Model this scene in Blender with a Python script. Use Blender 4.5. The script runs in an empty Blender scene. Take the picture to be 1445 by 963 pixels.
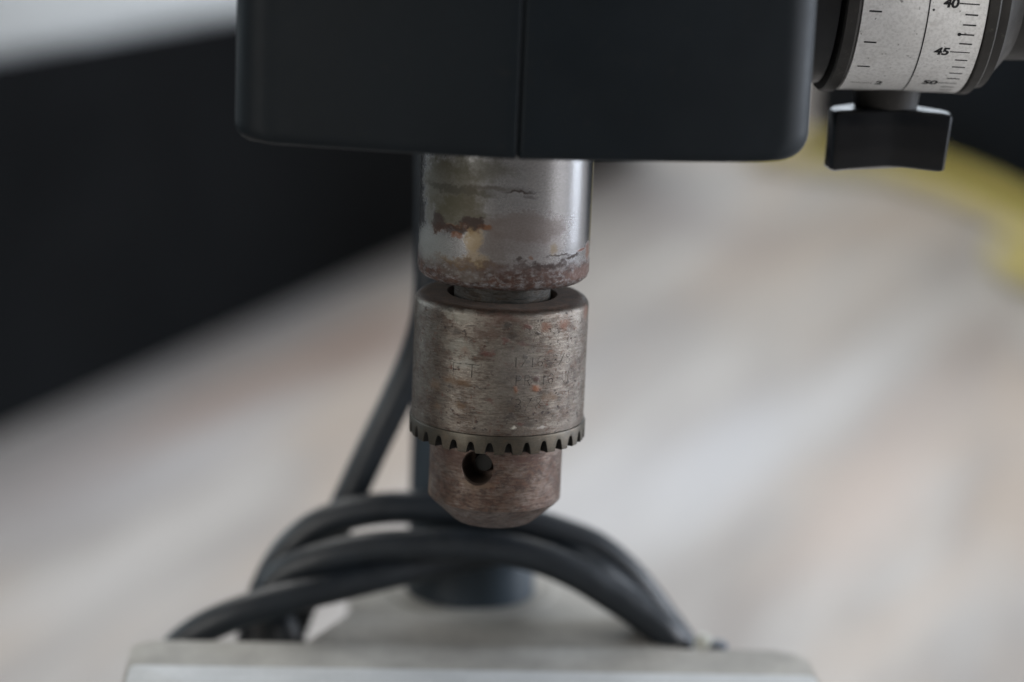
import bpy, bmesh, math, random
from math import sin, cos, pi, radians as R, sqrt
from mathutils import Vector, Matrix
random.seed(4)
scn = bpy.context.scene
col = scn.collection

# ------------------------------------------------------------ camera
W, H, F = 1445.0, 963.0, 3600.0            # photo size and focal length in photo pixels
D = 0.529                                   # camera to chuck axis
YAW, PITCH, ROLL = R(4.0), R(13.1), R(2.35)
fwd = Vector((sin(YAW)*cos(PITCH), cos(YAW)*cos(PITCH), -sin(PITCH)))
r0 = Vector((cos(YAW), -sin(YAW), 0)); u0 = r0.cross(fwd)
rt = cos(ROLL)*r0 + sin(ROLL)*u0
up = cos(ROLL)*u0 - sin(ROLL)*r0
def ray(px, py):
    return (fwd + rt*((px-W/2)/F) - up*((py-H/2)/F)).normalized()
CAM = -ray(706, 482)*D
def at(px, py, y):                          # point of the vertical plane at depth y
    d = ray(px, py); return CAM + d*((y-CAM.y)/d.y)
def floor_at(px, py, z):                    # point of the horizontal plane at height z
    d = ray(px, py); return CAM + d*((z-CAM.z)/d.z)
def cyl(px, py, rad):                       # (arc length mm, height mm) on the cylinder round the chuck axis
    d = ray(px, py); a = d.x**2+d.y**2; b = 2*(CAM.x*d.x+CAM.y*d.y); c = CAM.x**2+CAM.y**2-rad**2
    q = b*b-4*a*c
    t = (-b-sqrt(max(q, 0)))/(2*a); p = CAM+d*t
    return (math.atan2(p.x, -p.y)*rad*1000, p.z*1000)
cam = bpy.data.cameras.new('camera'); camo = bpy.data.objects.new('camera', cam); col.objects.link(camo)
camo.matrix_world = Matrix(((rt.x, up.x, -fwd.x, CAM.x), (rt.y, up.y, -fwd.y, CAM.y), (rt.z, up.z, -fwd.z, CAM.z), (0, 0, 0, 1)))
cam.sensor_width = 36; cam.lens = F/W*36; cam.clip_start = 0.02; cam.clip_end = 100
cam.dof.use_dof = True; cam.dof.focus_distance = 0.514; cam.dof.aperture_fstop = 5.9; cam.dof.aperture_blades = 0
scn.camera = camo
scn.render.resolution_x = 1024; scn.render.resolution_y = 682
scn.view_settings.view_transform = 'Standard'; scn.view_settings.look = 'None'
scn.view_settings.exposure = 0; scn.view_settings.gamma = 1

# ------------------------------------------------------------ light
world = bpy.data.worlds.new('World'); scn.world = world; world.use_nodes = True
bg = world.node_tree.nodes['Background']; bg.inputs[0].default_value = (0.90, 0.94, 1.0, 1); bg.inputs[1].default_value = 0.15
def area(name, loc, target, sx, sy, power, colr):
    l = bpy.data.lights.new(name, 'AREA'); l.shape = 'RECTANGLE'; l.size = sx; l.size_y = sy
    l.energy = power; l.color = colr
    o = bpy.data.objects.new(name, l); col.objects.link(o); o.location = loc
    o.rotation_euler = (Vector(target)-Vector(loc)).to_track_quat('-Z', 'Y').to_euler()
    return o
area('overhead_light', (-0.3, 2.2, 2.6), (0, 0.7, -0.2), 3.0, 2.4, 96, (1.0, 0.985, 0.955))
area('window_right', (2.6, 0.55, 0.55), (0, 0, 0), 0.75, 1.5, 88, (0.80, 0.88, 1.0))
area('fill_back', (0.9, 6.5, 1.7), (0, 0.3, -0.1), 3.2, 1.6, 62, (0.82, 0.91, 1.0))  # added out-of-frame lamp for grazing highlights on the upper faces
area('window_left', (-2.6, 1.9, 0.8), (0, 0, 0), 0.8, 1.4, 24, (0.80, 0.93, 1.0))
area('fill_front_right', (2.75, -0.95, 0.70), (0, 0, 0), 1.2, 1.6, 58, (0.97, 0.97, 1.0))  # added fill lamp; broadens the bright right band on quill and chuck
area('fill_front_left', (-2.0, -1.75, 0.70), (0, 0, 0), 0.8, 1.6, 33, (1.0, 0.985, 0.95))  # added fill lamp; lifts the chuck's left side and the dial

# ------------------------------------------------------------ node helper
class NT:
    def __init__(s, name):
        s.m = bpy.data.materials.new(name); s.m.use_nodes = True
        s.t = s.m.node_tree; s.b = s.t.nodes['Principled BSDF']
    def put(s, sock, v):
        if isinstance(v, bpy.types.NodeSocket): s.t.links.new(v, sock)
        elif v is not None:
            if isinstance(v, (tuple, list)) and len(v) == 3 and sock.type == 'RGBA': v = (*v, 1)
            sock.default_value = v
    def math(s, op, a, b=None, c=None, clamp=False):
        n = s.t.nodes.new('ShaderNodeMath'); n.operation = op; n.use_clamp = clamp
        s.put(n.inputs[0], a)
        if b is not None: s.put(n.inputs[1], b)
        if c is not None: s.put(n.inputs[2], c)
        return n.outputs[0]
    def vmath(s, op, a, b=None):
        n = s.t.nodes.new('ShaderNodeVectorMath'); n.operation = op
        s.put(n.inputs[0], a)
        if b is not None: s.put(n.inputs[1], b)
        return n.outputs['Value'] if op in ('LENGTH', 'DISTANCE', 'DOT_PRODUCT') else n.outputs[0]
    def coord(s, kind='UV'):
        return s.t.nodes.new('ShaderNodeTexCoord').outputs[kind]
    def scale(s, v, k): return s.vmath('MULTIPLY', v, k)
    def noise(s, v, scale=1, detail=4, rough=0.55, dist=0, out='Fac'):
        n = s.t.nodes.new('ShaderNodeTexNoise'); s.put(n.inputs['Vector'], v)
        n.inputs['Scale'].default_value = scale; n.inputs['Detail'].default_value = detail
        n.inputs['Roughness'].default_value = rough; n.inputs['Distortion'].default_value = dist
        return n.outputs[0 if out == 'Fac' else 1]
    def rng(s, v, a, b, c=0, d=1, smooth=True):
        n = s.t.nodes.new('ShaderNodeMapRange'); n.interpolation_type = 'SMOOTHSTEP' if smooth else 'LINEAR'
        s.put(n.inputs[0], v); s.put(n.inputs[1], a); s.put(n.inputs[2], b); s.put(n.inputs[3], c); s.put(n.inputs[4], d)
        return n.outputs[0]
    def mix(s, f, a, b):
        n = s.t.nodes.new('ShaderNodeMix'); n.data_type = 'RGBA'
        s.put(n.inputs[0], f); s.put(n.inputs[6], a); s.put(n.inputs[7], b); return n.outputs[2]
    def fmix(s, f, a, b):
        n = s.t.nodes.new('ShaderNodeMix'); n.data_type = 'FLOAT'
        s.put(n.inputs[0], f); s.put(n.inputs[2], a); s.put(n.inputs[3], b); return n.outputs[0]
    def bump(s, h, strength, dist):
        n = s.t.nodes.new('ShaderNodeBump'); n.inputs['Strength'].default_value = strength
        n.inputs['Distance'].default_value = dist; s.put(n.inputs['Height'], h)
        s.put(s.b.inputs['Normal'], n.outputs[0])
    def sep(s, v):
        n = s.t.nodes.new('ShaderNodeSeparateXYZ'); s.put(n.inputs[0], v); return n.outputs
    def blob(s, p, c, r, soft=0.3):         # soft-edged ellipse in the coordinates p
        d = s.vmath('LENGTH', s.scale(s.vmath('SUBTRACT', p, (c[0], c[1], 0)), (1/r[0], 1/r[1], 0)))
        return s.rng(d, 1-soft, 1+soft, 1, 0)
    def set(s, **k):
        for a, v in k.items(): s.put(s.b.inputs[a.replace('_', ' ')], v)
        return s

def paint(name, c, rough=0.5, spec=0.4, var=0.15, scale=60, bump=0.05, bd=0.0003, dust=None):
    n = NT(name); p = n.coord('Object')
    a = n.noise(p, scale, 5, .6)
    c2 = tuple(x*(1-var) for x in c); c1 = tuple(x*(1+var) for x in c)
    cc = n.mix(n.rng(a, .3, .7), c2, c1)
    if dust:
        d = n.noise(p, scale*9, 3, .7)
        cc = n.mix(n.math('MULTIPLY', n.rng(d, .58, .75), n.rng(a, .35, .7, .15, .8)), cc, dust)
    n.set(Base_Color=cc, Roughness=n.rng(n.noise(p, scale*3, 3), .2, .8, rough-.06, rough+.08), Specular_IOR_Level=spec)
    n.bump(n.noise(p, scale*22, 3), bump*4, bd)
    return n.m

M = {}
M['housing'] = paint('charcoal_paint', (0.0044, 0.0071, 0.0095), .50, .16, .12, 30, .04, .00008, dust=(0.010, .011, .012))
M['core'] = paint('black_plastic_inside', (0.004, .004, .0045), .7, .15)
M['black'] = paint('black_plastic', (0.008, .009, .011), .42, .35, .2, 90, .05, .00008)
M['knob'] = paint('black_knob_plastic', (0.0030, .0038, .0052), .34, .36, .2, 90, .04, .00006)
M['dusty'] = paint('dusty_black_plastic', (0.022, .0205, .0185), .55, .35, .35, 60, .08, .0001, dust=(0.075, .068, .058))
M['rubber'] = paint('black_cable_rubber', (0.0070, .0100, .0135), .44, .50, .2, 120, .04, .0001)
M['column'] = paint('blue_black_column', (0.026, .038, .050), .42, .5, .2, 40, .03, .0001)
M['ink'] = paint('scale_ink', (0.018, .018, .02), .6, .2)

def scale_band_mat():
    n = NT('printed_aluminium_band'); p = n.coord('Object')
    big = n.noise(p, 90, 5, .65); fine = n.noise(p, 1500, 2, .6); sp = n.noise(p, 700, 2, .5)
    c = n.mix(n.rng(big, .3, .7), (.72, .71, .69), (.82, .815, .80))
    c = n.mix(n.rng(fine, .35, .75, 0, .45), c, (.42, .41, .39))
    c = n.mix(n.rng(sp, .68, .76, 0, .75), c, (.09, .08, .07))
    c = n.mix(n.rng(n.noise(p, 160, 3), .60, .78, 0, .5), c, (.33, .30, .26))
    n.set(Base_Color=c, Roughness=.5, Specular_IOR_Level=.4); n.bump(fine, .15, .0001)
    return n.m
M['band'] = scale_band_mat()

def steel(name, steel_c, rust_c, lo, hi, rough=.36, blobs=(), streak=.35, extra=None, rough_r=.6, met_r=.35, bump=.35, glint=.18, dirt=.0, pits=0, dust_from=None):
    """worn metal in (arc mm, height mm) coordinates: patches, circumferential streaks, speckle, placed spots"""
    n = NT(name); uv = n.coord('UV')
    big = n.noise(n.scale(uv, (.16, .22, 1)), 1, 6, .66, .3)
    st = n.noise(n.scale(uv, (.38, 2.6, 1)), 1, 5, .68, .5)
    st2 = n.noise(n.scale(uv, (.6, 13, 1)), 1, 3, .7)
    fine = n.noise(n.scale(uv, (2.2, 3.4, 1)), 1, 4, .7)
    k = n.math('ADD', n.math('MULTIPLY', big, 1-streak-.2), n.math('ADD', n.math('MULTIPLY', st, streak), n.math('MULTIPLY', fine, .2)))
    f = n.rng(k, lo, hi)
    if extra: f = extra(n, uv, f)
    rc = n.mix(n.rng(n.noise(n.scale(uv, (.5, .6, 1)), 1, 4, .7), .35, .65), rust_c, tuple(min(1, x*q) for x, q in zip(rust_c, (1.9, 1.65, 1.45))))
    sc = n.mix(n.rng(fine, .3, .7), tuple(x*.72 for x in steel_c), tuple(x*1.2 for x in steel_c))
    c = n.mix(f, sc, rc)
    soot = n.noise(n.scale(uv, (.5, .8, 1)), 1.0, 8, .78, .3)
    c = n.mix(n.rng(soot, .50, .66, 0, dirt), c, tuple(x*.42 for x in rust_c))
    scr = n.math('MULTIPLY', n.rng(st2, .57, .72, 0, glint*2.2), n.rng(n.noise(n.scale(uv, (.3, .5, 1)), 1, 3), .4, .6))
    c = n.mix(scr, c, (.52, .51, .49))
    met = n.fmix(f, .92, met_r); rg = n.fmix(f, rough, rough_r)
    met = n.fmix(scr, met, .9)
    wob = n.noise(n.scale(uv, (1.3, 1.6, 1)), 1, 3, .6, out='Color')
    wob2 = n.noise(n.scale(uv, (.45, .5, 1)), 1, 2, .5, out='Color')
    if pits:
        pn = n.noise(n.scale(uv, (1.0, 1.15, 1)), 1, 3, .5)
        pm = n.math('MULTIPLY', n.rng(pn, .585, .645), n.rng(n.noise(n.scale(uv, (.22, .25, 1)), 1, 3, .6), .42, .58, .25, 1))
        pc = n.mix(n.rng(n.noise(n.scale(uv, (.4, .4, 1)), 1, 2), .45, .6), (.022, .016, .015), (.085, .034, .022))
        c = n.mix(n.math('MULTIPLY', pm, pits), c, pc); met = n.fmix(pm, met, .1); rg = n.fmix(pm, rg, .7)
    crust = None
    for (cx, cy, rx, ry, colr, stg, w, soft) in blobs:
        p = n.vmath('ADD', uv, n.scale(n.vmath('SUBTRACT', wob, (.5, .5, .5)), (w, w, 0)))
        p = n.vmath('ADD', p, n.scale(n.vmath('SUBTRACT', wob2, (.5, .5, .5)), (w*1.4, w*1.4, 0)))
        b = n.math('MULTIPLY', n.blob(p, (cx, cy), (rx, ry), soft), stg)
        if stg >= .8: crust = b if crust is None else n.math('ADD', crust, b)
        c = n.mix(b, c, colr); met = n.fmix(b, met, .3); rg = n.fmix(b, rg, .55)
    if dust_from is not None:
        dm = n.rng(n.math('ADD', n.sep(uv)[1], n.math('MULTIPLY', n.noise(n.scale(uv, (.3, .4, 1)), 1, 4), 1.6)), dust_from, dust_from+1.6)
        dc_ = n.mix(n.rng(n.noise(n.scale(uv, (.35, .5, 1)), 1, 5, .7), .35, .65), (.062, .050, .042), (.105, .072, .056))
        c = n.mix(n.math('MULTIPLY', dm, .92), c, dc_); met = n.fmix(dm, met, .05); rg = n.fmix(dm, rg, .8)
    n.set(Base_Color=c, Metallic=met, Roughness=rg, Specular_IOR_Level=.3)
    h = n.math('ADD', n.math('MULTIPLY', fine, .5), n.math('ADD', n.math('MULTIPLY', st2, .5), n.math('MULTIPLY', k, .8)))
    if crust is not None: h = n.math('ADD', h, n.math('MULTIPLY', crust, 1.0))
    n.bump(h, bump, .00018)
    return n.m

# ------------------------------------------------------------ object helpers
def link(name, me, mat, parent=None, smooth=True, ang=35):
    me.name = name
    if mat: me.materials.append(mat)
    for p in me.polygons: p.use_smooth = smooth
    if smooth: me.set_sharp_from_angle(angle=R(ang))
    o = bpy.data.objects.new(name, me); col.objects.link(o); o.parent = parent
    return o
def obj(name, bm, mat, parent=None, smooth=True, ang=35, recalc=True):
    if recalc: bmesh.ops.recalc_face_normals(bm, faces=bm.faces)
    me = bpy.data.meshes.new(name); bm.to_mesh(me); bm.free()
    return link(name, me, mat, parent, smooth, ang)
def tag(o, label=None, cat=None, group=None, kind=None):
    for k, v in (('label', label), ('category', cat), ('group', group), ('kind', kind)):
        if v: o[k] = v
    return o
def lathe_bm(prof, n=192, cx=0, cy=0, closed=False):
    """surface of revolution about a vertical axis; prof = [(radius, z)]; UV = (arc mm, path mm), seam at the back"""
    bm = bmesh.new(); uvl = bm.loops.layers.uv.new('uv')
    rings = []
    for (r, z) in prof:
        rings.append([bm.verts.new((cx+r*sin(-pi+2*pi*i/n), cy-r*cos(-pi+2*pi*i/n), z)) for i in range(n)])
    vv = [prof[0][1]*1000]
    for a, b in zip(prof, prof[1:]): vv.append(vv[-1]-sqrt((a[0]-b[0])**2+(a[1]-b[1])**2)*1000)
    # path coordinate equals z on the straight outer wall: anchor on the longest vertical run
    Rq = max(p[0] for p in prof); k = [i for i in range(len(prof)-1) if abs(prof[i][0]-Rq) < 1e-7 and abs(prof[i+1][0]-Rq) < 1e-7]; k = k[0] if k else 0
    sh = prof[k][1]*1000-vv[k]; vv = [v+sh for v in vv]
    Rm = max(p[0] for p in prof)
    for j in range(len(prof)-1):
        for i in range(n):
            a, b = i, (i+1) % n
            f = bm.faces.new((rings[j][a], rings[j+1][a], rings[j+1][b], rings[j][b]))
            us = [(-pi+2*pi*i/n)*Rm*1000, (-pi+2*pi*(i+1)/n)*Rm*1000]
            for l, (u, v) in zip(f.loops, ((us[0], vv[j]), (us[0], vv[j+1]), (us[1], vv[j+1]), (us[1], vv[j]))):
                l[uvl].uv = (u, v)
    if closed:
        for rg in (rings[0], rings[-1]):
            if prof[0][0] > 1e-6: bm.faces.new(rg)
    return bm
def tube(name, pts, rad, mat, parent=None, n=20, sub=10, caps=True, flat=None, rads=None):
    P = [Vector(p) for p in pts]; path = []
    for i in range(len(P)-1):
        p0 = P[i-1] if i else P[0]*2-P[1]; p1 = P[i]; p2 = P[i+1]; p3 = P[i+2] if i+2 < len(P) else P[-1]*2-P[-2]
        for k in range(sub):
            t = k/sub
            path.append(.5*((2*p1)+(p2-p0)*t+(2*p0-5*p1+4*p2-p3)*t*t+(3*p1-p0-3*p2+p3)*t**3))
    path.append(P[-1])
    bm = bmesh.new(); rings = []; prev = None
    for i, p in enumerate(path):
        t = (path[min(i+1, len(path)-1)]-path[max(i-1, 0)]).normalized()
        if prev is None: nrm = t.cross(Vector((0.3, 1, 0.1))).normalized()
        else: nrm = (prev-t*prev.dot(t)).normalized()
        prev = nrm; bn = t.cross(nrm)
        a, b = (rad, rad)
        if flat:                           # upright strap: thick across, tall in z
            bn = Vector((0, 0, 1)); nrm = t.cross(bn).normalized(); a, b = flat
        rings.append([bm.verts.new(p+nrm*a*cos(2*pi*k/n)+bn*b*sin(2*pi*k/n)) for k in range(n)])
    for x, y in zip(rings, rings[1:]):
        for k in range(n): bm.faces.new((x[k], x[(k+1) % n], y[(k+1) % n], y[k]))
    if caps: bm.faces.new(rings[0]); bm.faces.new(rings[-1])
    return bm if name is None else obj(name, bm, mat, parent)
def merge(bms):
    out = bmesh.new()
    for b in bms:
        me = bpy.data.meshes.new('t'); b.to_mesh(me); b.free(); out.from_mesh(me); bpy.data.meshes.remove(me)
    return out
def prism_bm(outline, z0, z1, bev=0.0, seg=3):
    bm = bmesh.new()
    lo = [bm.verts.new((x, y, z0)) for x, y in outline]; hi = [bm.verts.new((x, y, z1)) for x, y in outline]
    n = len(outline)
    bm.faces.new(lo[::-1]); bm.faces.new(hi)
    for i in range(n): bm.faces.new((lo[i], lo[(i+1) % n], hi[(i+1) % n], hi[i]))
    if bev:
        es = [e for e in bm.edges if abs(e.verts[0].co.z-e.verts[1].co.z) < 1e-7]
        bmesh.ops.bevel(bm, geom=es, offset=bev, segments=seg, affect='EDGES', profile=.5)
    return bm
def round_poly(pts, rad, seg=6):
    out = []; n = len(pts)
    for i in range(n):
        p = Vector(pts[i]); a = Vector(pts[i-1]); b = Vector(pts[(i+1) % n]); r = rad[i] if isinstance(rad, (list, tuple)) else rad
        if r <= 0: out.append(tuple(p)); continue
        da = (a-p).normalized(); db = (b-p).normalized(); h = math.acos(max(-1, min(1, da.dot(db))))/2
        L = r/math.tan(h); s = p+da*L; e = p+db*L; c = p+(da+db).normalized()*(r/sin(h))
        a0 = math.atan2(s.y-c.y, s.x-c.x); a1 = math.atan2(e.y-c.y, e.x-c.x); dd = (a1-a0+pi) % (2*pi)-pi
        for k in range(seg+1):
            t = a0+dd*k/seg; out.append((c.x+r*cos(t), c.y+r*sin(t)))
    return out

# ------------------------------------------------------------ ground
GZ = -0.235
def ground_mat():
    n = NT('pale_weathered_surface'); p = n.coord('Object')
    def im(v): return v
    d = (floor_at(1150, 520, GZ)-floor_at(850, 860, GZ)); ang = math.atan2(d.y, d.x)
    rot = n.t.nodes.new('ShaderNodeVectorRotate'); n.put(rot.inputs['Vector'], p); rot.inputs['Angle'].default_value = -ang
    q = rot.outputs[0]
    st = n.noise(n.scale(q, (2.2, 17, 1)), 1, 5, .6, .6)
    st2 = n.noise(n.scale(q, (4, 30, 1)), 1, 4, .6)
    big = n.noise(n.scale(q, (1.6, 8, 1)), 1, 4, .55)
    fine = n.noise(p, 240, 4, .7)
    c = n.mix(n.rng(st, .36, .64), (.26, .24, .225), (.425, .41, .395))
    c = n.mix(n.rng(big, .47, .60, 0, .8), c, (.37, .305, .25))
    c = n.mix(n.rng(st2, .52, .66, 0, .5), c, (.25, .225, .21))
    c = n.mix(n.rng(fine, .35, .7, 0, .3), c, (.27, .27, .265))
    def stain(cpx, a, b, colr, stg, soft=.8):
        nonlocal c
        C0 = floor_at(*cpx, GZ); A = floor_at(*a, GZ)-C0; B = floor_at(*b, GZ)-C0
        det = A.x*B.y-A.y*B.x
        dv = n.vmath('SUBTRACT', p, (C0.x, C0.y, GZ))
        u = n.vmath('DOT_PRODUCT', dv, (B.y/det, -B.x/det, 0)); v = n.vmath('DOT_PRODUCT', dv, (-A.y/det, A.x/det, 0))
        l = n.math('SQRT', n.math('ADD', n.math('POWER', n.math('ABSOLUTE', u), 2), n.math('POWER', n.math('ABSOLUTE', v), 2)))
        l = n.math('ADD', l, n.math('MULTIPLY', n.math('SUBTRACT', st, .5), .9))
        c = n.mix(n.math('MULTIPLY', n.rng(l, 1-soft, 1+soft*.5, 1, 0), stg), c, colr)
    brown = (.21, .165, .145); white = (.47, .485, .52); peach = (.44, .37, .325); grey = (.22, .215, .22)
    stain((520, 480), (640, 440), (540, 520), (.21, .15, .125), .8)
    stain((400, 440), (620, 330), (420, 500), grey, .65)
    stain((930, 290), (1100, 340), (940, 250), (.20, .175, .17), .75)
    stain((900, 480), (1060, 420), (920, 560), grey, .45)
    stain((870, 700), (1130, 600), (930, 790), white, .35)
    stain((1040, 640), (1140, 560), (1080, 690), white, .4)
    stain((1230, 700), (1330, 600), (1270, 770), peach, .75)
    stain((1330, 540), (1440, 440), (1350, 600), (.28, .25, .235), .5)
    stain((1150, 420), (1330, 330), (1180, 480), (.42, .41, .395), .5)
    stain((1380, 850), (1440, 760), (1420, 900), (.40, .39, .38), .5)
    stain((200, 650), (420, 560), (230, 720), (.45, .45, .47), .5)
    stain((60, 680), (200, 620), (80, 740), (.28, .25, .245), .5)
    stain((330, 560), (480, 500), (340, 590), (.26, .19, .16), .6)
    stain((700, 640), (860, 560), (720, 680), (.42, .37, .32), .4)
    stain((1180, 560), (1400, 400), (1200, 600), (.42, .42, .42), .5)
    stain((1290, 860), (1430, 740), (1310, 900), (.42, .36, .31), .5)
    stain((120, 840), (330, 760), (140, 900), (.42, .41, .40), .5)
    n.set(Base_Color=c, Roughness=.62, Specular_IOR_Level=.35); n.bump(n.math('ADD', st2, fine), .3, .0015)
    return n.m
bm = bmesh.new(); bmesh.ops.create_grid(bm, x_segments=1, y_segments=1, size=12)
for v in bm.verts: v.co.z = GZ; v.co.y += 3
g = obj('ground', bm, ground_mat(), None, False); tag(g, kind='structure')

# ------------------------------------------------------------ things behind, far out of focus
M['case'] = paint('black_case_paint', (0.0032, .0036, .0040), .8, .05, .3, 5, .02, .0005)
M['case2'] = paint('blue_black_case_paint', (0.006, .0085, .012), .7, .10, .5, 4, .02, .0005)
def top_mat():
    n = NT('pale_case_top'); p = n.coord('Object')
    c = n.mix(n.rng(n.noise(p, 3, 3), .35, .65), (.10, .105, .108), (.24, .255, .265))
    c0 = floor_at(70, -25, TOPZ); b = n.blob(n.vmath('SUBTRACT', p, (c0.x, c0.y, 0)), (0, 0), (.045, .10), .5)
    c = n.mix(n.math('MULTIPLY', b, .8), c, (.10, .14, .145))
    c1 = floor_at(0, -10, TOPZ); b = n.blob(n.vmath('SUBTRACT', p, (c1.x-.03, c1.y, 0)), (0, 0), (.05, .3), .5)
    c = n.mix(n.math('MULTIPLY', b, .8), c, (.36, .43, .43))
    n.set(Base_Color=c, Roughness=.5); return n.m
def slab_case(name, p0, p1, depth, z0, z1, mat, topm, label, cat):
    """long box whose front foot runs from p0 to p1; its lid overhangs as a separate part"""
    a = Vector((p0.x, p0.y)); b = Vector((p1.x, p1.y)); t = (b-a).normalized(); nn = Vector((-t.y, t.x))
    if nn.y < 0: nn = -nn
    root = bpy.data.objects.new(name, None); col.objects.link(root); root.location = ((a+b)/2).to_3d()+Vector((0, 0, z0))
    inv = -root.location
    def shift(bm):
        bmesh.ops.translate(bm, verts=bm.verts, vec=inv); return bm
    body = round_poly([tuple(a), tuple(b), tuple(b+nn*depth), tuple(a+nn*depth)], .012, 5)
    obj('case_body', shift(prism_bm(body, z0, z1-.005, .002)), mat, root)
    lid = round_poly([tuple(a-nn*.004-t*.004), tuple(b-nn*.004+t*.004), tuple(b+nn*(depth+.004)+t*.004), tuple(a+nn*(depth+.004)-t*.004)], .014, 5)
    obj('case_lid', shift(prism_bm(lid, z1-.0045, z1, .0015)), topm, root)
    for q in (.22, .78):
        m = a.lerp(b, q)-nn*.0045
        c_ = [tuple(m-t*.03), tuple(m+t*.03), tuple(m+t*.03+nn*.004), tuple(m-t*.03+nn*.004)]
        obj('latch', shift(prism_bm(c_, z1-.05, z1-.02, .001)), mat, root)
    tag(root, label, cat); return root
f0 = floor_at(0, 614, GZ); f1 = floor_at(590, 354, GZ)
d = (f1-f0).normalized(); a = f0-d*.9; b = f1+d*.55
# height of the lid edge from the pixel above the foot
def height_over(foot, px, py):
    r = ray(px, py); t = ((foot.x-CAM.x)*r.x+(foot.y-CAM.y)*r.y)/(r.x**2+r.y**2); return CAM.z+r.z*t
TOPZ = height_over(f0, 0, 66)
slab_case('equipment_case', a, b, .8, GZ, TOPZ, M['case'], top_mat(), 'long low black case with pale lid, blurred, behind the drill press at left', 'case')
g0 = floor_at(1150, 193, GZ); g1 = floor_at(1445, 290, GZ); d = (g1-g0).normalized()
slab_case('equipment_case', g0-d*.04, g1+d*.7, .6, GZ, GZ+.36, M['case2'], M['case2'], 'tall blue-black case, blurred, behind the yellow strap at right', 'case')
def yellow_mat():
    n = NT('yellow_webbing'); p = n.coord('Object')
    c = n.mix(n.noise(p, 12, 4), (.50, .42, .09), (.74, .64, .18)); n.set(Base_Color=c, Roughness=.7)
    n.bump(n.noise(p, 700, 2), .3, .0004); return n.m
pts = [floor_at(x, y, GZ)+Vector((0, 0, .013)) for x, y in ((1060, 222), (1120, 234), (1180, 243), (1250, 250), (1320, 270), (1390, 299), (1460, 334), (1540, 376), (1595, 412), (1590, 440), (1530, 436), (1470, 412), (1412, 382))]
tag(tube('yellow_strap', pts, .01, yellow_mat(), flat=(.009, .0115), sub=8), 'blurred yellow strap curving over the pale ground in front of the blue-black case', 'strap')

# ------------------------------------------------------------ the drill press
press = bpy.data.objects.new('drill_press', None); col.objects.link(press)
tag(press, 'small bench drill press with charcoal housing, rusty chuck and printed depth dial', 'drill press')

# housing: two moulded shells that meet in a seam, front gently bowed
hs = at(731, 227, -.040); ZB = hs.z; XS = hs.x
xl = at(331, 150, -.031).x; xr = at(1147, 150, -.031).x
def shell(xa, xb, rc, side):
    """xa: seam side, xb: outer side"""
    Wd = abs(xb-xa); s = 1 if xb > xa else -1
    bm = bmesh.new(); rings = []
    zt = ZB+.16
    lev = [0, .0003, .0008, .0016, .0026, .0038, .005, rc*1.0, .03, .08, .16]
    lev = sorted(set(l for l in lev))
    for h in lev:
        ix = rc-sqrt(max(0, rc*rc-(rc-min(h, rc))**2)); ry = .0016
        iy = ry-sqrt(max(0, ry*ry-(ry-min(h, ry))**2))
        w = Wd-ix-.0012*(h/.16)*0
        out = []
        # seam edge rounding
        for k in range(5):
            t = k/4*pi/2; out.append((.0004+.0008*(1-sin(t)) if False else .0010*(1-sin(t)), -.040+.0010*(1-cos(t))))
        out = [(.0006*(1-cos(k/4*pi/2)), -.0400+.0006*(1-sin(k/4*pi/2))) for k in range(5)]
        for k in range(1, 25):
            x = .0006+(w-.0070-.0006)*k/24
            out.append((x, -.040+(.0115 if side < 0 else .0075)*(x/Wd)**(1.25 if side < 0 else 1.7)))
        yc = out[-1][1]; re = .0065
        for k in range(1, 11):
            t = k/10*pi/2; out.append((w-.0070+.0070*sin(t), yc+re*(1-cos(t))+.0008*sin(t)))
        out += [(w, .04), (w, .10), (w-.004, .135), (w-.018, .145), (0, .145)]
        rings.append([bm.verts.new((xa+s*(x+.00022), y+(iy if y < .1 else -iy), ZB+h)) for x, y in out])
    n = len(rings[0])
    for A, B in zip(rings, rings[1:]):
        for i in range(n): bm.faces.new((A[i], A[(i+1) % n], B[(i+1) % n], B[i]))
    bm.faces.new(rings[0]); bm.faces.new(rings[-1])
    return obj('housing_shell', bm, M['housing'], press, True, 40)
shell(XS, xl, .0034, -1); shell(XS, xr, .0054, 1)
obj('housing_core', prism_bm([(XS-.01, -.0365), (XS+.01, -.0365), (XS+.01, .13), (XS-.01, .13)], ZB+.0025, ZB+.15), M['core'], press, False)

# heights on the chuck axis, from the photo
def zax(py): return at(706-(py-500)*.041, py, 0).z
Z = {k: zax(v) for k, v in dict(qb=388, ct=412.5, cs=425, rt=583, rb=609, nb=696, tip=729).items()}
RQ, RB, RR, RN = .01765, .01795, .01835, .01385

# quill
def qmask(n, uv, f):
    s = n.sep(uv)
    v0 = cyl(715, 372, RQ)[1]; v1 = cyl(715, 392, RQ)[1]
    e = n.math('ADD', s[1], n.math('MULTIPLY', n.math('SUBTRACT', n.noise(n.scale(uv, (.25, .5, 1)), 1, 5, .7), .5), 6.5))
    band = n.rng(e, v1+.3, v0+1.2, 1, 0)
    mott = n.rng(n.noise(n.scale(uv, (.55, .95, 1)), 1, 8, .78), .34, .55)
    return n.math('MAXIMUM', n.math('MULTIPLY', band, n.rng(mott, 0, 1, .30, 1, False)), n.math('MULTIPLY', f, .75))
def qb(x, y, rx, ry, c, s, w=1.2, soft=.3): 
    u, v = cyl(x, y, RQ); k = max(.35, sqrt(max(0, 1-((x-714)/124)**2)))
    return (u, v, rx*.147/k, ry*.150, c, s, w, soft)
dk = (.022, .011, .008); org = (.115, .045, .018); olive = (.055, .050, .029); film = (.088, .064, .054); gold = (.23, .165, .08)
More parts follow.
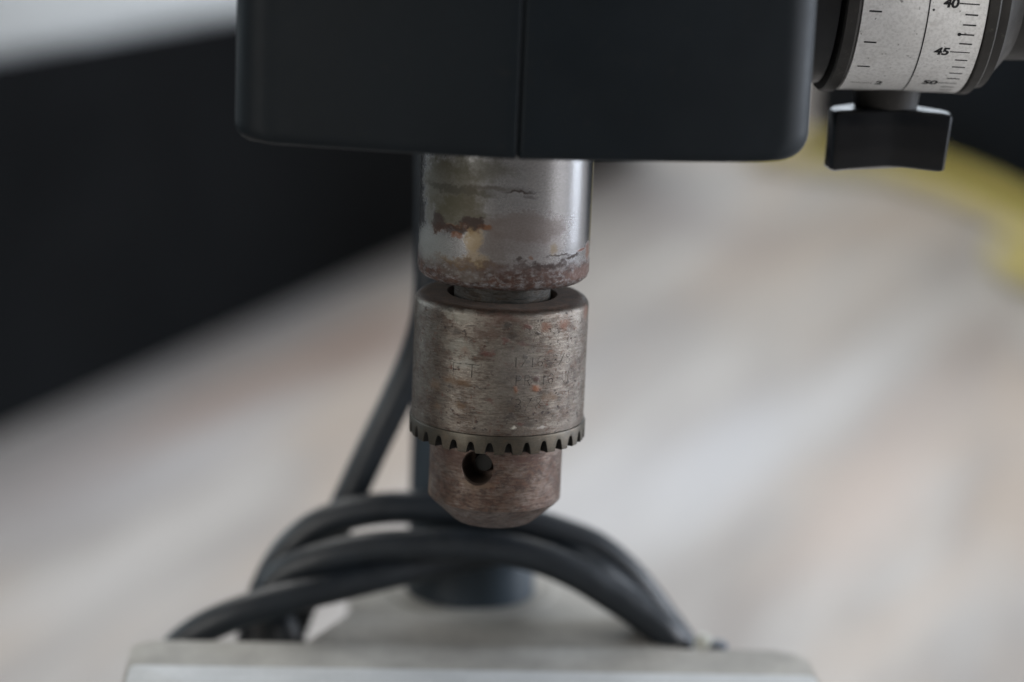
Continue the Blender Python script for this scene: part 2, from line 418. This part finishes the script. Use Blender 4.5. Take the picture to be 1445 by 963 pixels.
qbl = [qb(690, 300, 17, 70, (.07, .064, .058), .5, 4, .7), qb(688, 360, 30, 26, (.075, .06, .05), .55, 4, .6), qb(606, 345, 24, 24, (.20, .21, .195), .6, 3, .5),  # first two blobs paint the dark reflected band into the quill's colour
    qb(745, 322, 66, 19, film, .55, 3.2, .3), qb(735, 330, 55, 34, film, .40, 4, .5), qb(760, 350, 50, 20, film, .30, 4, .6),
    qb(628, 262, 42, 36, olive, .8, 5, .35), qb(645, 300, 30, 26, olive, .85, 4, .3), qb(660, 236, 60, 16, olive, .65, 3, .5), qb(612, 300, 14, 22, olive, .6, 3, .4),
    qb(640, 266, 50, 6, (.035, .032, .022), .75, 2.4, .5), qb(668, 292, 16, 40, (.06, .05, .032), .55, 3, .5),
    qb(620, 322, 9, 6, org, .75, 2.5, .6), qb(684, 322, 10, 4, (.12, .05, .02), .85, 2, .5), qb(650, 322, 30, 5, (.10, .042, .016), .8, 3, .6), qb(618, 314, 9, 13, dk, .85, 2.2, .3), qb(640, 325, 16, 7, dk, .85, 2.2, .3), qb(664, 316, 17, 9, dk, .9, 2.4, .3), qb(645, 334, 8, 5, org, .8, 1.5, .3),
    qb(668, 342, 11, 17, gold, .65, 2.0, .35), qb(672, 366, 16, 7, gold, .45, 2, .4), qb(655, 372, 40, 7, (.13, .085, .035), .6, 3, .4),
    qb(715, 383, 90, 9, (.05, .026, .02), .6, 5, .7), qb(650, 386, 30, 8, (.12, .11, .095), .5, 4, .7), qb(775, 376, 34, 4, dk, .8, 2.5, .6), qb(734, 271, 22, 1.8, dk, .9, 1.0, .5), qb(748, 277, 9, 3.2, dk, .6, 1.6, .5), qb(700, 266, 40, 2.5, (.05, .04, .03), .6, .8, .6),
    qb(790, 360.5, 17, 1.8, dk, .85, 1.2, .5), qb(808, 362, 11, 2.6, dk, .95, 1.2, .4), qb(820, 353, 6, 2.6, (.10, .035, .02), .95, .9, .4), qb(829, 352, 4, 11, org, .8, 1.6, .5),
    qb(732, 367, 4, 4, dk, .8, 1.6, .4), qb(748, 365, 3, 3.5, org, .7, 1.4, .4), qb(755, 371, 4, 2.5, dk, .6, 1.4, .4), qb(794, 368, 3, 3, dk, .6, 1.2, .4),
    qb(822, 383, 22, 9, (.12, .068, .054), .6, 2, .4), qb(781, 353, 5, 7, (.16, .12, .07), .7, 1.2, .5),
]
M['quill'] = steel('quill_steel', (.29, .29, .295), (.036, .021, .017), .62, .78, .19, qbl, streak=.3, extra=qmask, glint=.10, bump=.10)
q = Z['qb']
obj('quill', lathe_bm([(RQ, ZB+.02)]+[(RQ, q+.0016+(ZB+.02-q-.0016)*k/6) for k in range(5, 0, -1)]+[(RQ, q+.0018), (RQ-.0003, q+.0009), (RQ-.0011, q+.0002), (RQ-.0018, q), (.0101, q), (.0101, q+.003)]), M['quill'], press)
# spindle nose between quill and chuck
M['spindle'] = steel('spindle_steel', (.20, .20, .19), (.03, .026, .022), .42, .56, .28, [], bump=.1)
obj('spindle', lathe_bm([(.0099, q+.01), (.0099, Z['ct']-.001), (.0094, Z['ct']-.002), (.0094, Z['ct']-.004)]), M['spindle'], press)

# chuck body
def cb(x, y, rx, ry, c, s, w=1.7, soft=.7):
    u, v = cyl(x, y, RB); k = max(.35, sqrt(max(0, 1-((x-706)/124)**2)))
    return (u, v, rx*.147/k, ry*.150, c, s, w, soft)
rorg = (.125, .056, .033); rred = (.085, .035, .028); drk = (.035, .028, .025); rbr = (.10, .057, .03)
cbl = [cb(771, 462, 6, 5, rorg, .75), cb(795, 460, 6, 6, rorg, .8), cb(743, 460, 4, 4, rred, .8), cb(716, 461, 5, 2.5, drk, .8), cb(759, 469, 3, 3, drk, .8),
       cb(722, 474, 12, 4, drk, .65, 2), cb(712, 482, 6, 3, rred, .8), cb(738, 485, 9, 2.5, rred, .6, 1.6), cb(657, 493, 5, 6, rorg, .75), cb(687, 499, 9, 4, rred, .8),
       cb(776, 498, 4, 2, rorg, .6), cb(811, 482, 2, 3, drk, .7), cb(654, 540, 11, 6, rbr, .8, 1.6), cb(635, 536, 8, 5, rbr, .65, 1.6), cb(637, 547, 4, 3, drk, .7),
       cb(731, 534, 3.4, 3.2, drk, .95, .6), cb(757, 534, 4, 4, (.045, .018, .014), .95, .6), cb(728, 550, 3, 5, (.15, .055, .022), .85, .7), cb(756, 549, 6, 4.5, (.18, .07, .032), .85, .8), cb(766, 556, 6, 5, drk, .5, 1.5),
       cb(775, 560, 11, 6, rbr, .5, 1.6), cb(744, 512, 2, 3, drk, .6), cb(741, 504, 3, 3, drk, .8, .6), cb(801, 539, 2, 2.5, drk, .8, .6), cb(789, 577, 5, 3, drk, .6), cb(718, 591, 7, 4.5, drk, .9), cb(745, 598, 10, 4, drk, .6, 2),
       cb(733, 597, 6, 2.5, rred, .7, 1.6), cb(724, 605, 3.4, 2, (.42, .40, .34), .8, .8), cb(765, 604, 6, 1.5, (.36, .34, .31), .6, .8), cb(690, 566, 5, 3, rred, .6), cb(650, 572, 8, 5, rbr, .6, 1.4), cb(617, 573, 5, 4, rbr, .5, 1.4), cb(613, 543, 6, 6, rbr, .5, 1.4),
       cb(645, 467, 8, 3.5, drk, .6, 1.6), cb(664, 461, 5, 2, drk, .6, 1.6), cb(827, 440, 4, 9, rorg, .65, 1.2), cb(828, 500, 2, 30, rbr, .5, 1.2), cb(700, 450, 40, 7, (.085, .045, .034), .65, 3, .5), cb(690, 470, 22, 8, (.075, .045, .034), .6, 3, .5),
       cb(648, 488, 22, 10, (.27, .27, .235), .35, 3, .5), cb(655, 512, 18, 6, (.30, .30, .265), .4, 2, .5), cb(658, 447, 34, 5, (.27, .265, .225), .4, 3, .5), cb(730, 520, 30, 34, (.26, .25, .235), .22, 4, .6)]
def cmask(n, uv, f):
    s = n.sep(uv)
    top = n.rng(n.math('ADD', s[1], n.math('MULTIPLY', n.noise(n.scale(uv, (.3, .4, 1)), 1, 4), 2.4)), cyl(706, 450, RB)[1]+.8, cyl(706, 441, RB)[1]+1.8)
    bot = n.rng(n.math('ADD', s[1], n.math('MULTIPLY', n.noise(n.scale(uv, (.3, .4, 1)), 1, 4), 5)), cyl(706, 612, RB)[1]+2, cyl(706, 596, RB)[1]+3, .6, 0)
    return n.math('MAXIMUM', n.math('MAXIMUM', f, bot), top)
M['chuck'] = steel('chuck_patina', (.205, .184, .158), (.036, .026, .021), .37, .63, .27, cbl, streak=.34, extra=cmask, glint=.22, bump=.6, dirt=.30, pits=.85, dust_from=cyl(706, 441, RB)[1]+.9, rough_r=.46, met_r=.6)
t, s_ = Z['ct'], Z['cs']
prof = [(.0105, t-.004), (.0110, t-.0006), (.0114, t), (.0155, t)]
rf = RB-.0155
for k in range(1, 9):
    a_ = k/8*pi/2; prof.append((.0155+rf*sin(a_), t-(t-s_)*(1-cos(a_))))
zb = Z['rt']-.0003
prof += [(RB, s_+(zb-s_)*k/8) for k in range(1, 9)]+[(RB-.0004, zb-.0003), (.0150, zb-.0004)]
chuck = obj('chuck_body', lathe_bm(prof, 256), M['chuck'], press)

# toothed ring
M['ring'] = steel('ring_steel', (.070, .064, .052), (.04, .034, .027), .35, .7, .45, [], streak=.2, glint=.06, bump=.15, met_r=.6, rough_r=.5)
NTH = 30
u_, _ = cyl(691, 632, RR); ph = u_/1000/RR
def ring_bm():
    bm = bmesh.new(); uvl = bm.loops.layers.uv.new('uv')
    zt, zb = Z['rt'], Z['rb']; hslot0 = (zt-zb)*.60; rr_ = random.Random(3)
    offs = [(-.0010, 0), (-.00098, .18), (-.00072, .62), (-.00050, .88), (-.00022, 1), (.00022, 1), (.00050, .88), (.00072, .62), (.00098, .18), (.0010, 0)]
    cols = []
    for i in range(NTH):
        c = ph+2*pi*i/NTH+rr_.uniform(-.004, .004); hslot = hslot0*rr_.uniform(.92, 1.05); wq = rr_.uniform(.88, 1.06)
        for (o, h) in offs:
            th = c+o*wq/RR; zz = zb+hslot*h
            cols.append((th, zz))
        cols.append((c+pi/NTH, zb))
    n = len(cols)
    def ringv(r, zf): return [bm.verts.new((r*sin(th), -r*cos(th), zf(zz))) for th, zz in cols]
    A = ringv(.0150, lambda z: zt); B = ringv(RR-.0006, lambda z: zt); B2 = ringv(RR-.00015, lambda z: zt-.00022); B3 = ringv(RR, lambda z: zt-.0006)
    C = ringv(RR, lambda z: z+.00012); C2 = ringv(RR-.00015, lambda z: z); Dd = ringv(.0160, lambda z: z-.0001); G = ringv(.0160, lambda z: zb-.0001); E = ringv(.0142, lambda z: zb+.0001); I = ringv(.0142, lambda z: zt-.0001)
    L = [A, B, B2, B3, C, C2, Dd, G, E, I]
    vv = [0, -2, -2.3, -2.7, -6, -6.2, -8.5, -10, -12, -14]
    for j in range(len(L)-1):
        for i in range(n):
            k = (i+1) % n; f = bm.faces.new((L[j][i], L[j+1][i], L[j+1][k], L[j][k]))
            f.material_index = 1 if (j == 6 or (j == 5 and max(cols[i][1], cols[k][1]) > zb+.0002)) else 0; u0_, u1_ = cols[i][0]*RR*1000, (cols[k][0]+(2*pi if k == 0 else 0))*RR*1000
            for l, (u, v) in zip(f.loops, ((u0_, vv[j]), (u0_, vv[j+1]), (u1_, vv[j+1]), (u1_, vv[j]))): l[uvl].uv = (u, v)
    return bm
tr = obj('toothed_ring', ring_bm(), M['ring'], chuck, True, 30)
M['slot_grime_shade'] = paint('grease_and_slot_shade', (.012, .010, .008), .6, .3, .4, 900)  # tooth slots coloured dark: old grease plus the shade inside the recess
tr.data.materials.append(M['slot_grime_shade'])

# chuck nose with key hole cut into it
def nb(x, y, rx, ry, c, s, w=1.0, soft=.4):
    u, v = cyl(x, y, RN); return (u, v, rx*.147, ry*.150, c, s, w, soft)
nbl = [nb(650, 648, 40, 10, (.075, .040, .032), .5, 3), nb(735, 650, 30, 6, (.07, .035, .028), .5, 3), nb(606, 690, 6, 22, (.20, .13, .085), .6, 1.5), nb(672, 684, 26, 6, (.15, .105, .07), .45, 2)]
def nmask(n, uv, f): return f
M['nose'] = steel('nose_patina', (.185, .15, .128), (.046, .030, .024), .36, .56, .34, nbl, streak=.40, glint=.20, bump=.6, extra=nmask, dirt=.5, pits=.6, rough_r=.48, met_r=.55)
zn, zt_ = Z['nb'], Z['tip']
prof = [(.0120, Z['rt']-.0006), (RN, Z['rt']-.0006)]+[(RN, Z['rt']-.0006+(zn-Z['rt']+.0006)*k/6) for k in range(1, 7)]
prof += [(RN-.0004, zn-.0005), (.0088, zt_+.0004), (.0082, zt_), (.0064, zt_), (.0060, zt_+.0006), (.0055, zt_+.006)]
nose = obj('chuck_nose', lathe_bm(prof, 192), M['nose'], chuck)
# close the nose so that the boolean has a solid, then drill the hole
bm = bmesh.new(); bm.from_mesh(nose.data)
for e_ in [e for e in bm.edges if e.is_boundary]: pass
bmesh.ops.holes_fill(bm, edges=[e for e in bm.edges if e.is_boundary], sides=0)
bmesh.ops.recalc_face_normals(bm, faces=bm.faces); bm.to_mesh(nose.data); bm.free()
uh, vh = cyl(673, 661, RN); th = uh/1000/RN; vh /= 1000
cut = bmesh.new()
bmesh.ops.create_cone(cut, cap_ends=True, segments=64, radius1=.00335, radius2=.00335, depth=.012)
cut2 = bmesh.new(); bmesh.ops.create_cone(cut2, cap_ends=True, segments=64, radius1=.00315, radius2=.0045, depth=.0020)
bmesh.ops.translate(cut2, verts=cut2.verts, vec=(0, 0, .0052))
def place(b_, r):
    mtx = Matrix.Translation((r*sin(th), -r*cos(th), vh)) @ Matrix.Rotation(th, 4, 'Z') @ Matrix.Rotation(pi/2, 4, 'X')
    bmesh.ops.transform(b_, matrix=mtx, verts=b_.verts)
place(cut, .0125); place(cut2, .0088)
for b_ in (cut, cut2):
    cm = bpy.data.meshes.new('cut'); b_.to_mesh(cm); b_.free(); co = bpy.data.objects.new('cut', cm); col.objects.link(co)
    md = nose.modifiers.new('b', 'BOOLEAN'); md.object = co; md.operation = 'DIFFERENCE'; md.solver = 'EXACT'
    dg = bpy.context.evaluated_depsgraph_get(); dg.update()
    nm = bpy.data.meshes.new_from_object(nose.evaluated_get(dg)); nose.modifiers.clear()
    nose.data = nm; nm.name = 'chuck_nose'; bpy.data.objects.remove(co)
for p in nose.data.polygons: p.use_smooth = True
nose.data.set_sharp_from_angle(angle=R(30))
M['jaw'] = steel('jaw_steel', (.022, .022, .021), (.012, .011, .010), .45, .6, .4, [], bump=.2)
jb = bmesh.new(); bmesh.ops.create_cone(jb, cap_ends=True, segments=40, radius1=.0026, radius2=.0018, depth=.003)
place(jb, .0076)
obj('key_hole_pin', jb, M['jaw'], chuck)
for k in range(3):
    a_ = 2*pi*k/3+.3
    j = round_poly([(-.0016, 0), (.0016, 0), (.0016, .0045), (-.0016, .0045)], .0004, 3)
    b_ = prism_bm(j, zt_+.0006, zt_+.010, .0002, 1); bmesh.ops.rotate(b_, verts=b_.verts, cent=(0, 0, 0), matrix=Matrix.Rotation(a_, 3, 'Z'))
    obj('jaw', b_, M['jaw'], chuck)

# stamped marking: single-stroke figures pressed into the chuck body
GL = {'1': [[(.5, 0), (.5, 1)]], '/': [[(0, -.05), (1, 1.05)]], '-': [[(.2, .5), (.8, .5)]],
      '6': [[(.85, .9), (.5, 1), (.15, .75), (.1, .3), (.35, 0), (.7, .03), (.9, .3), (.7, .52), (.35, .5), (.12, .35)]],
      '3': [[(.1, .9), (.5, 1), (.85, .8), (.75, .58), (.4, .52), (.8, .45), (.92, .2), (.55, 0), (.1, .1)]],
      '8': [[(.5, .52), (.15, .7), (.3, .97), (.7, .97), (.85, .7), (.5, .52), (.1, .3), (.25, .02), (.75, .02), (.9, .3), (.5, .52)]],
      'U': [[(.1, 1), (.1, .25), (.4, 0), (.7, .05), (.9, .3), (.9, 1)]], 'N': [[(.1, 0), (.1, 1), (.9, 0), (.9, 1)]],
      'P': [[(.1, 0), (.1, 1), (.7, .97), (.85, .75), (.7, .52), (.1, .5)]], 'R': [[(.1, 0), (.1, 1), (.7, .97), (.85, .75), (.7, .52), (.1, .5)], [(.5, .5), (.9, 0)]],
      'F': [[(.1, 0), (.1, 1), (.9, 1)], [(.1, .5), (.7, .5)]], 'T': [[(0, 1), (1, 1)], [(.5, 1), (.5, 0)]],
      '>': [[(0, 1), (.6, .95), (1, .7), (.8, .35), (0, .2)]], ' ': []}
def stamp(text, px, py, hpx, wpx, gap, slope=0):
    u0_, v0_ = cyl(px, py, RB); hh = hpx*.150; ww = wpx*.147; out = bmesh.new(); x = u0_
    for ch in text:
        for stroke in GL[ch]:
            P = []
            for (a_, b_), (c_, d_) in zip(stroke, stroke[1:]):
                for k in range(4): P.append((a_+(c_-a_)*k/4, b_+(d_-b_)*k/4))
            P.append(stroke[-1])
            lw = .085
            vs = []
            for i, (a_, b_) in enumerate(P):
                p1 = P[max(i-1, 0)]; p2 = P[min(i+1, len(P)-1)]
                dx, dy = (p2[0]-p1[0])*ww, (p2[1]-p1[1])*hh; l = sqrt(dx*dx+dy*dy) or 1; nx, ny = -dy/l*lw, dx/l*lw
                if random.random() < .0: continue
                pair = []
                for sg in (1, -1):
                    uu = x+a_*ww+nx*sg; v_ = v0_+b_*hh+ny*sg+slope*(x-u0_); tt = uu/1000/RB; rr = RB+.00002
                    pair.append(out.verts.new((rr*sin(tt), -rr*cos(tt), v_/1000)))
                vs.append(pair)
            for A, B in zip(vs, vs[1:]): out.faces.new((A[0], A[1], B[1], B[0]))
        x += (ww if ch != '1' else ww*.9)+gap
    return out
def stamp_mat():
    n = NT('stamped_groove'); p = n.coord('Object')
    f = n.rng(n.noise(p, 700, 3, .7), .40, .60)
    n.set(Base_Color=(.028, .022, .018), Roughness=.8, Alpha=n.fmix(f, .22, .82)); return n.m
sm = merge([stamp('1/16-3/8', 723, 519, 14, 9.5, .42), stamp('PR 16 UN', 727, 545, 14, 9.5, .42), stamp('3/8', 726, 579.5, 16, 9.5, .75), stamp('F', 638, 530, 18, 16, .9), stamp('T', 656, 532, 18, 20, 1.0)])
obj('stamped_marking', sm, stamp_mat(), chuck, False)

# ------------------------------------------------------------ depth dial
YD = .018
dc = at(1283, 127, YD)            # lowest visible point under the centre line
RD = .0284
ZD = dc.z+RD*cos(R(5.3)); YD2 = YD - RD*sin(R(5.3))*0
XC = at(1279, 122, YD).x-.0026
def dial_surf(prof, n=160, name='x', mat=None, parent=None, ax=None):
    """revolution about the dial's horizontal axis; prof = [(x offset, radius)]"""
    bm = bmesh.new(); rings = []
    for (x, r) in prof:
        rings.append([bm.verts.new((XC+x, YD+r*cos(2*pi*i/n), ZD+r*sin(2*pi*i/n))) for i in range(n)])
    for A, B in zip(rings, rings[1:]):
        for i in range(n): bm.faces.new((A[i], A[(i+1) % n], B[(i+1) % n], B[i]))
    bm.faces.new(rings[0]); bm.faces.new(rings[-1])
    return obj(name, bm, mat, parent, True, 30)
mm = .001
dial = dial_surf([(-.0170, .0270), (-.0168, .0286), (-.0164, .0289), (-.0142, .0289), (-.0138, .0286), (-.0134, .0280), (.0122, .0280), (.0122, .0284), (.0125, .0286), (.0142, .0286), (.0146, .0282)], name='depth_dial', mat=M['dusty'], parent=press)
dial_surf([(-.0330, .0272), (-.0176, .0272), (-.0172, .0268), (-.0172, .0200)], name='dial_boss', mat=M['black'], parent=dial)
dial_surf([(-.0134, RD-.0004), (-.0133, RD), (.0118, RD), (.0120, RD-.0004)], name='scale_band', mat=M['band'], parent=dial)
dial_surf([(.0144, .0274), (.0168, .0272), (.0174, .0262), (.0180, .0252), (.0215, .0212), (.0268, .0210), (.0450, .0195), (.0455, .0190)], name='dial_hub', mat=M['dusty'], parent=dial)
def wrap(s, phi, r=RD+.00004, skew=.030):       # s: mm right of the centre line, phi: degrees below the front as seen
    a_ = R(phi-6.6)+skew*s/28.4
    return (XC+s*mm*.95, YD-r*cos(a_), ZD-r*sin(a_))
def strip(bm, s0, p0, s1, p1, w, seg=4):
    """ink line between two (s, phi) points, w mm wide"""
    k = 28.4*pi/180; dx, dy = s1-s0, (p1-p0)*k; l = sqrt(dx*dx+dy*dy); nx, ny = -dy/l*w/2, dx/l*w/2; vs = []
    for i in range(seg+1):
        t = i/seg; s, p = s0+dx*t, p0+(p1-p0)*t
        vs.append([bm.verts.new(wrap(s+nx*q, p+ny*q/k)) for q in (1, -1)])
    for A, B in zip(vs, vs[1:]): bm.faces.new((A[0], A[1], B[1], B[0]))
bm = bmesh.new(); STEP = 4.64
def phi_mm(n): return 67.3-(50-n)*STEP
for n_ in range(20, 54):
    strip(bm, 6.3 if n_ % 5 == 0 else 7.8+random.uniform(-.08, .08), phi_mm(n_), 10.6, phi_mm(n_), .26 if n_ % 5 == 0 else .34)
for k in range(-8, 2):
    p_ = phi_mm(50.8)+k*14.8
    strip(bm, -12.6, p_, -7.9 if k == 0 else -9.9, p_, .20 if k == 0 else .38)
# skew-free centre line round the band
vs = []
for i in range(-30, 92, 2):
    a_ = R(i-5.3); r_ = RD+.00004
    vs.append([bm.verts.new((XC+q, YD-r_*cos(a_), ZD-r_*sin(a_))) for q in (-.00014, .00014)])
for A, B in zip(vs, vs[1:]): bm.faces.new((A[0], A[1], B[1], B[0]))
def dot(s, p, r):
    c = bm.verts.new(wrap(s, p)); o = [bm.verts.new(wrap(s+r*cos(2*pi*i/14), p+r*sin(2*pi*i/14)/(28.4*pi/180))) for i in range(14)]
    for i in range(14): bm.faces.new((c, o[i], o[(i+1) % 14]))
dot(7.4, phi_mm(43), .42); dot(1.0, phi_mm(41)-1.2, .26); dot(9.0, phi_mm(49), .24); dot(9.5, phi_mm(49)-.3, .22)
obj('scale_print', bm, M['ink'], dial, False, recalc=False)
def numeral(txt, s_right, phi, h, parent):
    cu = bpy.data.curves.new('n', 'FONT'); cu.body = txt; cu.size = 1; cu.shear = .12; cu.offset = .036; cu.align_x = 'RIGHT'; cu.resolution_u = 5; cu.space_character = .96
    o = bpy.data.objects.new('n', cu); col.objects.link(o); dg = bpy.context.evaluated_depsgraph_get(); dg.update()
    me = bpy.data.meshes.new_from_object(o.evaluated_get(dg)); bpy.data.objects.remove(o)
    b_ = bmesh.new(); b_.from_mesh(me)
    ys = [v.co.y for v in b_.verts]; y0, y1 = min(ys), max(ys); k = h/(y1-y0)
    for v in b_.verts:
        s = s_right+v.co.x*k*1.2; p = phi-(v.co.y-(y0+y1)/2)*k/(28.4*pi/180); v.co = wrap(s, p)
    m_ = bpy.data.meshes.new('numeral'); b_.to_mesh(m_); b_.free()
    return link('numeral', m_, M['ink'], parent, False)
for v_ in (50, 45, 40, 35, 30, 25): numeral(str(v_), 6.1, phi_mm(v_), 2.15, dial)
numeral('2', -5.7, phi_mm(50.8)-.5, 2.0, dial)

# wing knob under the dial
kx = XC+.0006; kz = ZD-RD
def knob():
    kn = at(1258, 150, YD)
    X0 = (at(1205, 140, YD).x+at(1295, 140, YD).x)/2
    zt2 = at(1258, 154, YD-.006).z; zb2 = at(1258, 236, YD-.006).z
    stem = lathe_bm([(.0071, zt2+.010), (.0071, zt2+.0030), (.0068, zt2+.0012), (.0064, zt2-.002)], 64, X0, YD)
    st = obj('knob_stem', stem, M['dusty'], dial)
    xl_, xr_ = at(1174, 190, YD-.006).x, at(1347, 190, YD-.006).x
    N = 48; bm = bmesh.new(); zl = [0, .0003, .0008, .0014]
    def out(inset):
        pts = []
        for sd in (1, -1):
            for i in range(N+1):
                t = -1+2*i/N; x = (xl_+xr_)/2+(xr_-xl_)/2*t*(1-inset/.013)
                front = .0050+.0008*abs(t)**1.5-.0003*math.exp(-((t-.03)/.30)**2); back = .0022+.0058*(1-t*t)**1.2
                end = sqrt(max(0, 1-max(0, (abs(t)-.90)/.10)**2))
                th_ = (front if sd == 1 else back)*end
                th_ *= 1+.15*(.5-.5*math.tanh(t*3.5))
                y = YD-.002+(-th_ if sd == 1 else th_)*(1-inset/.004)
                pts.append((x, y) if sd == 1 else (x, y))
            if sd == 1: A = pts; pts = []
        return A+pts[::-1][1:-1]
    rings = []
    hz = zt2-zb2
    for (f_, ins) in ((0, .0012), (.01, .0006), (.03, .0002), (.06, 0), (.3, 0), (.6, 0), (.94, 0), (.97, .0002), (.99, .0006), (1, .0012)):
        o_ = out(ins); row = []
        for (x, y) in o_:
            t = (x-(xl_+xr_)/2)/((xr_-xl_)/2)
            sag = -.0009*abs(t)**1.4*(1.5 if t < 0 else .8)
            z = zt2-hz*f_+ (sag if f_ > .5 else sag*.9*(1 if t > 0 else .6))
            xx = x-(f_)*.0010*(1 if t > .5 else .15)
            row.append(bm.verts.new((xx, y, z)))
        rings.append(row)
    n = len(rings[0])
    for A, B in zip(rings, rings[1:]):
        for i in range(n): bm.faces.new((A[i], A[(i+1) % n], B[(i+1) % n], B[i]))
    bm.faces.new(rings[0]); bm.faces.new(rings[-1])
    rotm = Matrix.Rotation(R(-4), 3, 'Z'); bmesh.ops.rotate(bm, verts=bm.verts, cent=(X0, YD, 0), matrix=rotm)
    obj('wing_knob', bm, M['knob'], dial, True, 40)
knob()

# ------------------------------------------------------------ column, table, base
YC = .088
xc = at(578, 690, YC).x+.0158
RC = .0158
colm = obj('column', lathe_bm([(RC, ZB+.12), (RC, ZB), (RC, -.05), (RC, GZ+.01)], 96, xc, YC), M['column'], press)
YT = .045
ZT = at(660, 911, YT).z
def alloy(name, c, rough, var=.17):
    n = NT(name); p = n.coord('Object')
    a_ = n.noise(p, 60, 5, .6); b_ = n.noise(p, 900, 3, .6)
    cc = n.mix(n.rng(a_, .3, .7), tuple(x*(1-var) for x in c), tuple(x*(1+var) for x in c))
    cc = n.mix(n.rng(b_, .4, .7, 0, .35), cc, tuple(x*.7 for x in c))
    n.set(Base_Color=cc, Roughness=rough, Specular_IOR_Level=.18); n.bump(b_, .25, .0004); return n.m
M['cast'] = alloy('grey_cast_paint', (.30, .29, .265), .7); M['mach'] = alloy('machined_table_face', (.42, .43, .43), .55, .08)
M['cast2'] = alloy('grey_green_cast_paint', (.20, .215, .205), .5)
txl, txr = at(187, 912, YT).x, at(1134, 925, YT).x
tab = round_poly([(txl, -.10), (txr, -.10), (txr, YT), (txl, YT)], [.012, .012, .0065, .0045], 6)
table = obj('work_table', prism_bm(tab, ZT-.014, ZT, .0010), M['cast'], press)
YP = floor_at(660, 951, ZT).y
pad = round_poly([(txl+.0008, -.099), (txr-.0008, -.099), (txr-.0008, YP), (txl+.0008, YP)], .002, 4)
obj('machined_face', prism_bm(pad, ZT-.001, ZT+.0010, .0005), M['mach'], table)
ax0, ax1 = at(432, 905, YT).x, at(965, 905, YT).x
bl, br = floor_at(492, 868, ZT).x, floor_at(905, 872, ZT).x; yb = floor_at(700, 866, ZT).y
arm = round_poly([(ax0-.004, YT-.02), (ax1+.004, YT-.02), (ax1, YT+.002), (br, yb), (xc+.030, YC+.014), (xc-.030, YC+.014), (bl, yb), (ax0, YT+.002)], [.0, .0, .006, .008, .006, .006, .008, .006], 6)
obj('support_arm', prism_bm(arm, ZT-.013, ZT-.0008, .0012), M['cast'], table)
obj('clamp_collar', lathe_bm([(RC+.0004, ZT-.0004), (RC+.0050, ZT-.0004), (RC+.0060, ZT-.0012), (RC+.0060, ZT-.022)], 96, xc, YC), M['cast'], table)
# small screw with blue-grey head at the back edge of the table
sc = at(992, 909, YT+.004)
obj('edge_screw', lathe_bm([(.0001, ZT+.0022), (.0012, ZT+.0022), (.0020, ZT+.0014), (.0021, ZT-.001), (.0010, ZT-.002), (.0010, ZT-.012)], 32, sc.x, sc.y), alloy('pale_screw', (.45, .45, .40), .35), table)
sc = at(1012, 913, YT+.004)
obj('clip', lathe_bm([(.0001, ZT+.0008), (.0018, ZT+.0006), (.0026, ZT-.0004), (.0026, ZT-.004), (.0001, ZT-.005)], 32, sc.x, sc.y), paint('slate_blue_plastic', (.035, .048, .07), .4), table)
bp = round_poly([(xc-.085, -.14), (xc+.085, -.14), (xc+.085, YC+.05), (xc-.085, YC+.05)], .015, 6)
obj('base_plate', prism_bm(bp, GZ, GZ+.018, .002), M['cast2'], press)
obj('base_collar', lathe_bm([(RC+.0006, GZ+.05), (RC+.008, GZ+.05), (RC+.010, GZ+.047), (RC+.012, GZ+.018)], 64, xc, YC), M['cast2'], press)

# ------------------------------------------------------------ cord, looped over the table arm
CR = .0039
def path(l): return [at(x, y, yy-.0105) for x, y, yy in l]
A = path([(352, 985, .088), (352, 930, .086), (362, 880, .084), (376, 830, .083), (405, 780, .082), (450, 742, .081), (510, 722, .080), (580, 716, .079), (660, 722, .079), (730, 734, .078), (790, 752, .078), (842, 774, .078), (890, 815, .077), (930, 866, .076), (970, 925, .074), (990, 990, .074)])
B = path([(398, 985, .080), (384, 930, .078), (380, 880, .076), (378, 845, .074), (400, 812, .073), (450, 790, .071), (520, 774, .070), (600, 770, .069), (680, 772, .068), (750, 784, .067), (810, 808, .066), (860, 838, .065), (905, 868, .064), (945, 900, .063), (975, 945, .064), (990, 1000, .066)])
C_ = path([(225, 985, .072), (240, 930, .069), (275, 895, .067), (330, 868, .066), (400, 846, .0665), (480, 826, .068), (560, 806, .071), (640, 788, .075), (710, 776, .077), (770, 778, .0775), (830, 802, .073), (880, 838, .0725), (925, 884, .071), (955, 940, .071), (965, 1000, .072)])
Dc = path([(400, 920, .090), (430, 840, .090), (462, 770, .089), (492, 705, .088), (527, 630, .087), (560, 562, .087), (585, 505, .086), (602, 450, .084), (608, 390, .082), (609, 320, .082), (610, 240, .081), (611, 150, .081)])
E = path([(440, 985, .074), (418, 930, .073), (400, 890, .0745), (392, 858, .078), (410, 820, .081)])
cord = obj('power_cord', merge([tube(None, p, CR, None, n=24) for p in (A, B, C_, Dc, E)]), M['rubber'], None, True, 60)
tag(cord, 'black rubber cord looped in loose arcs behind the chuck over the grey table', 'cord')
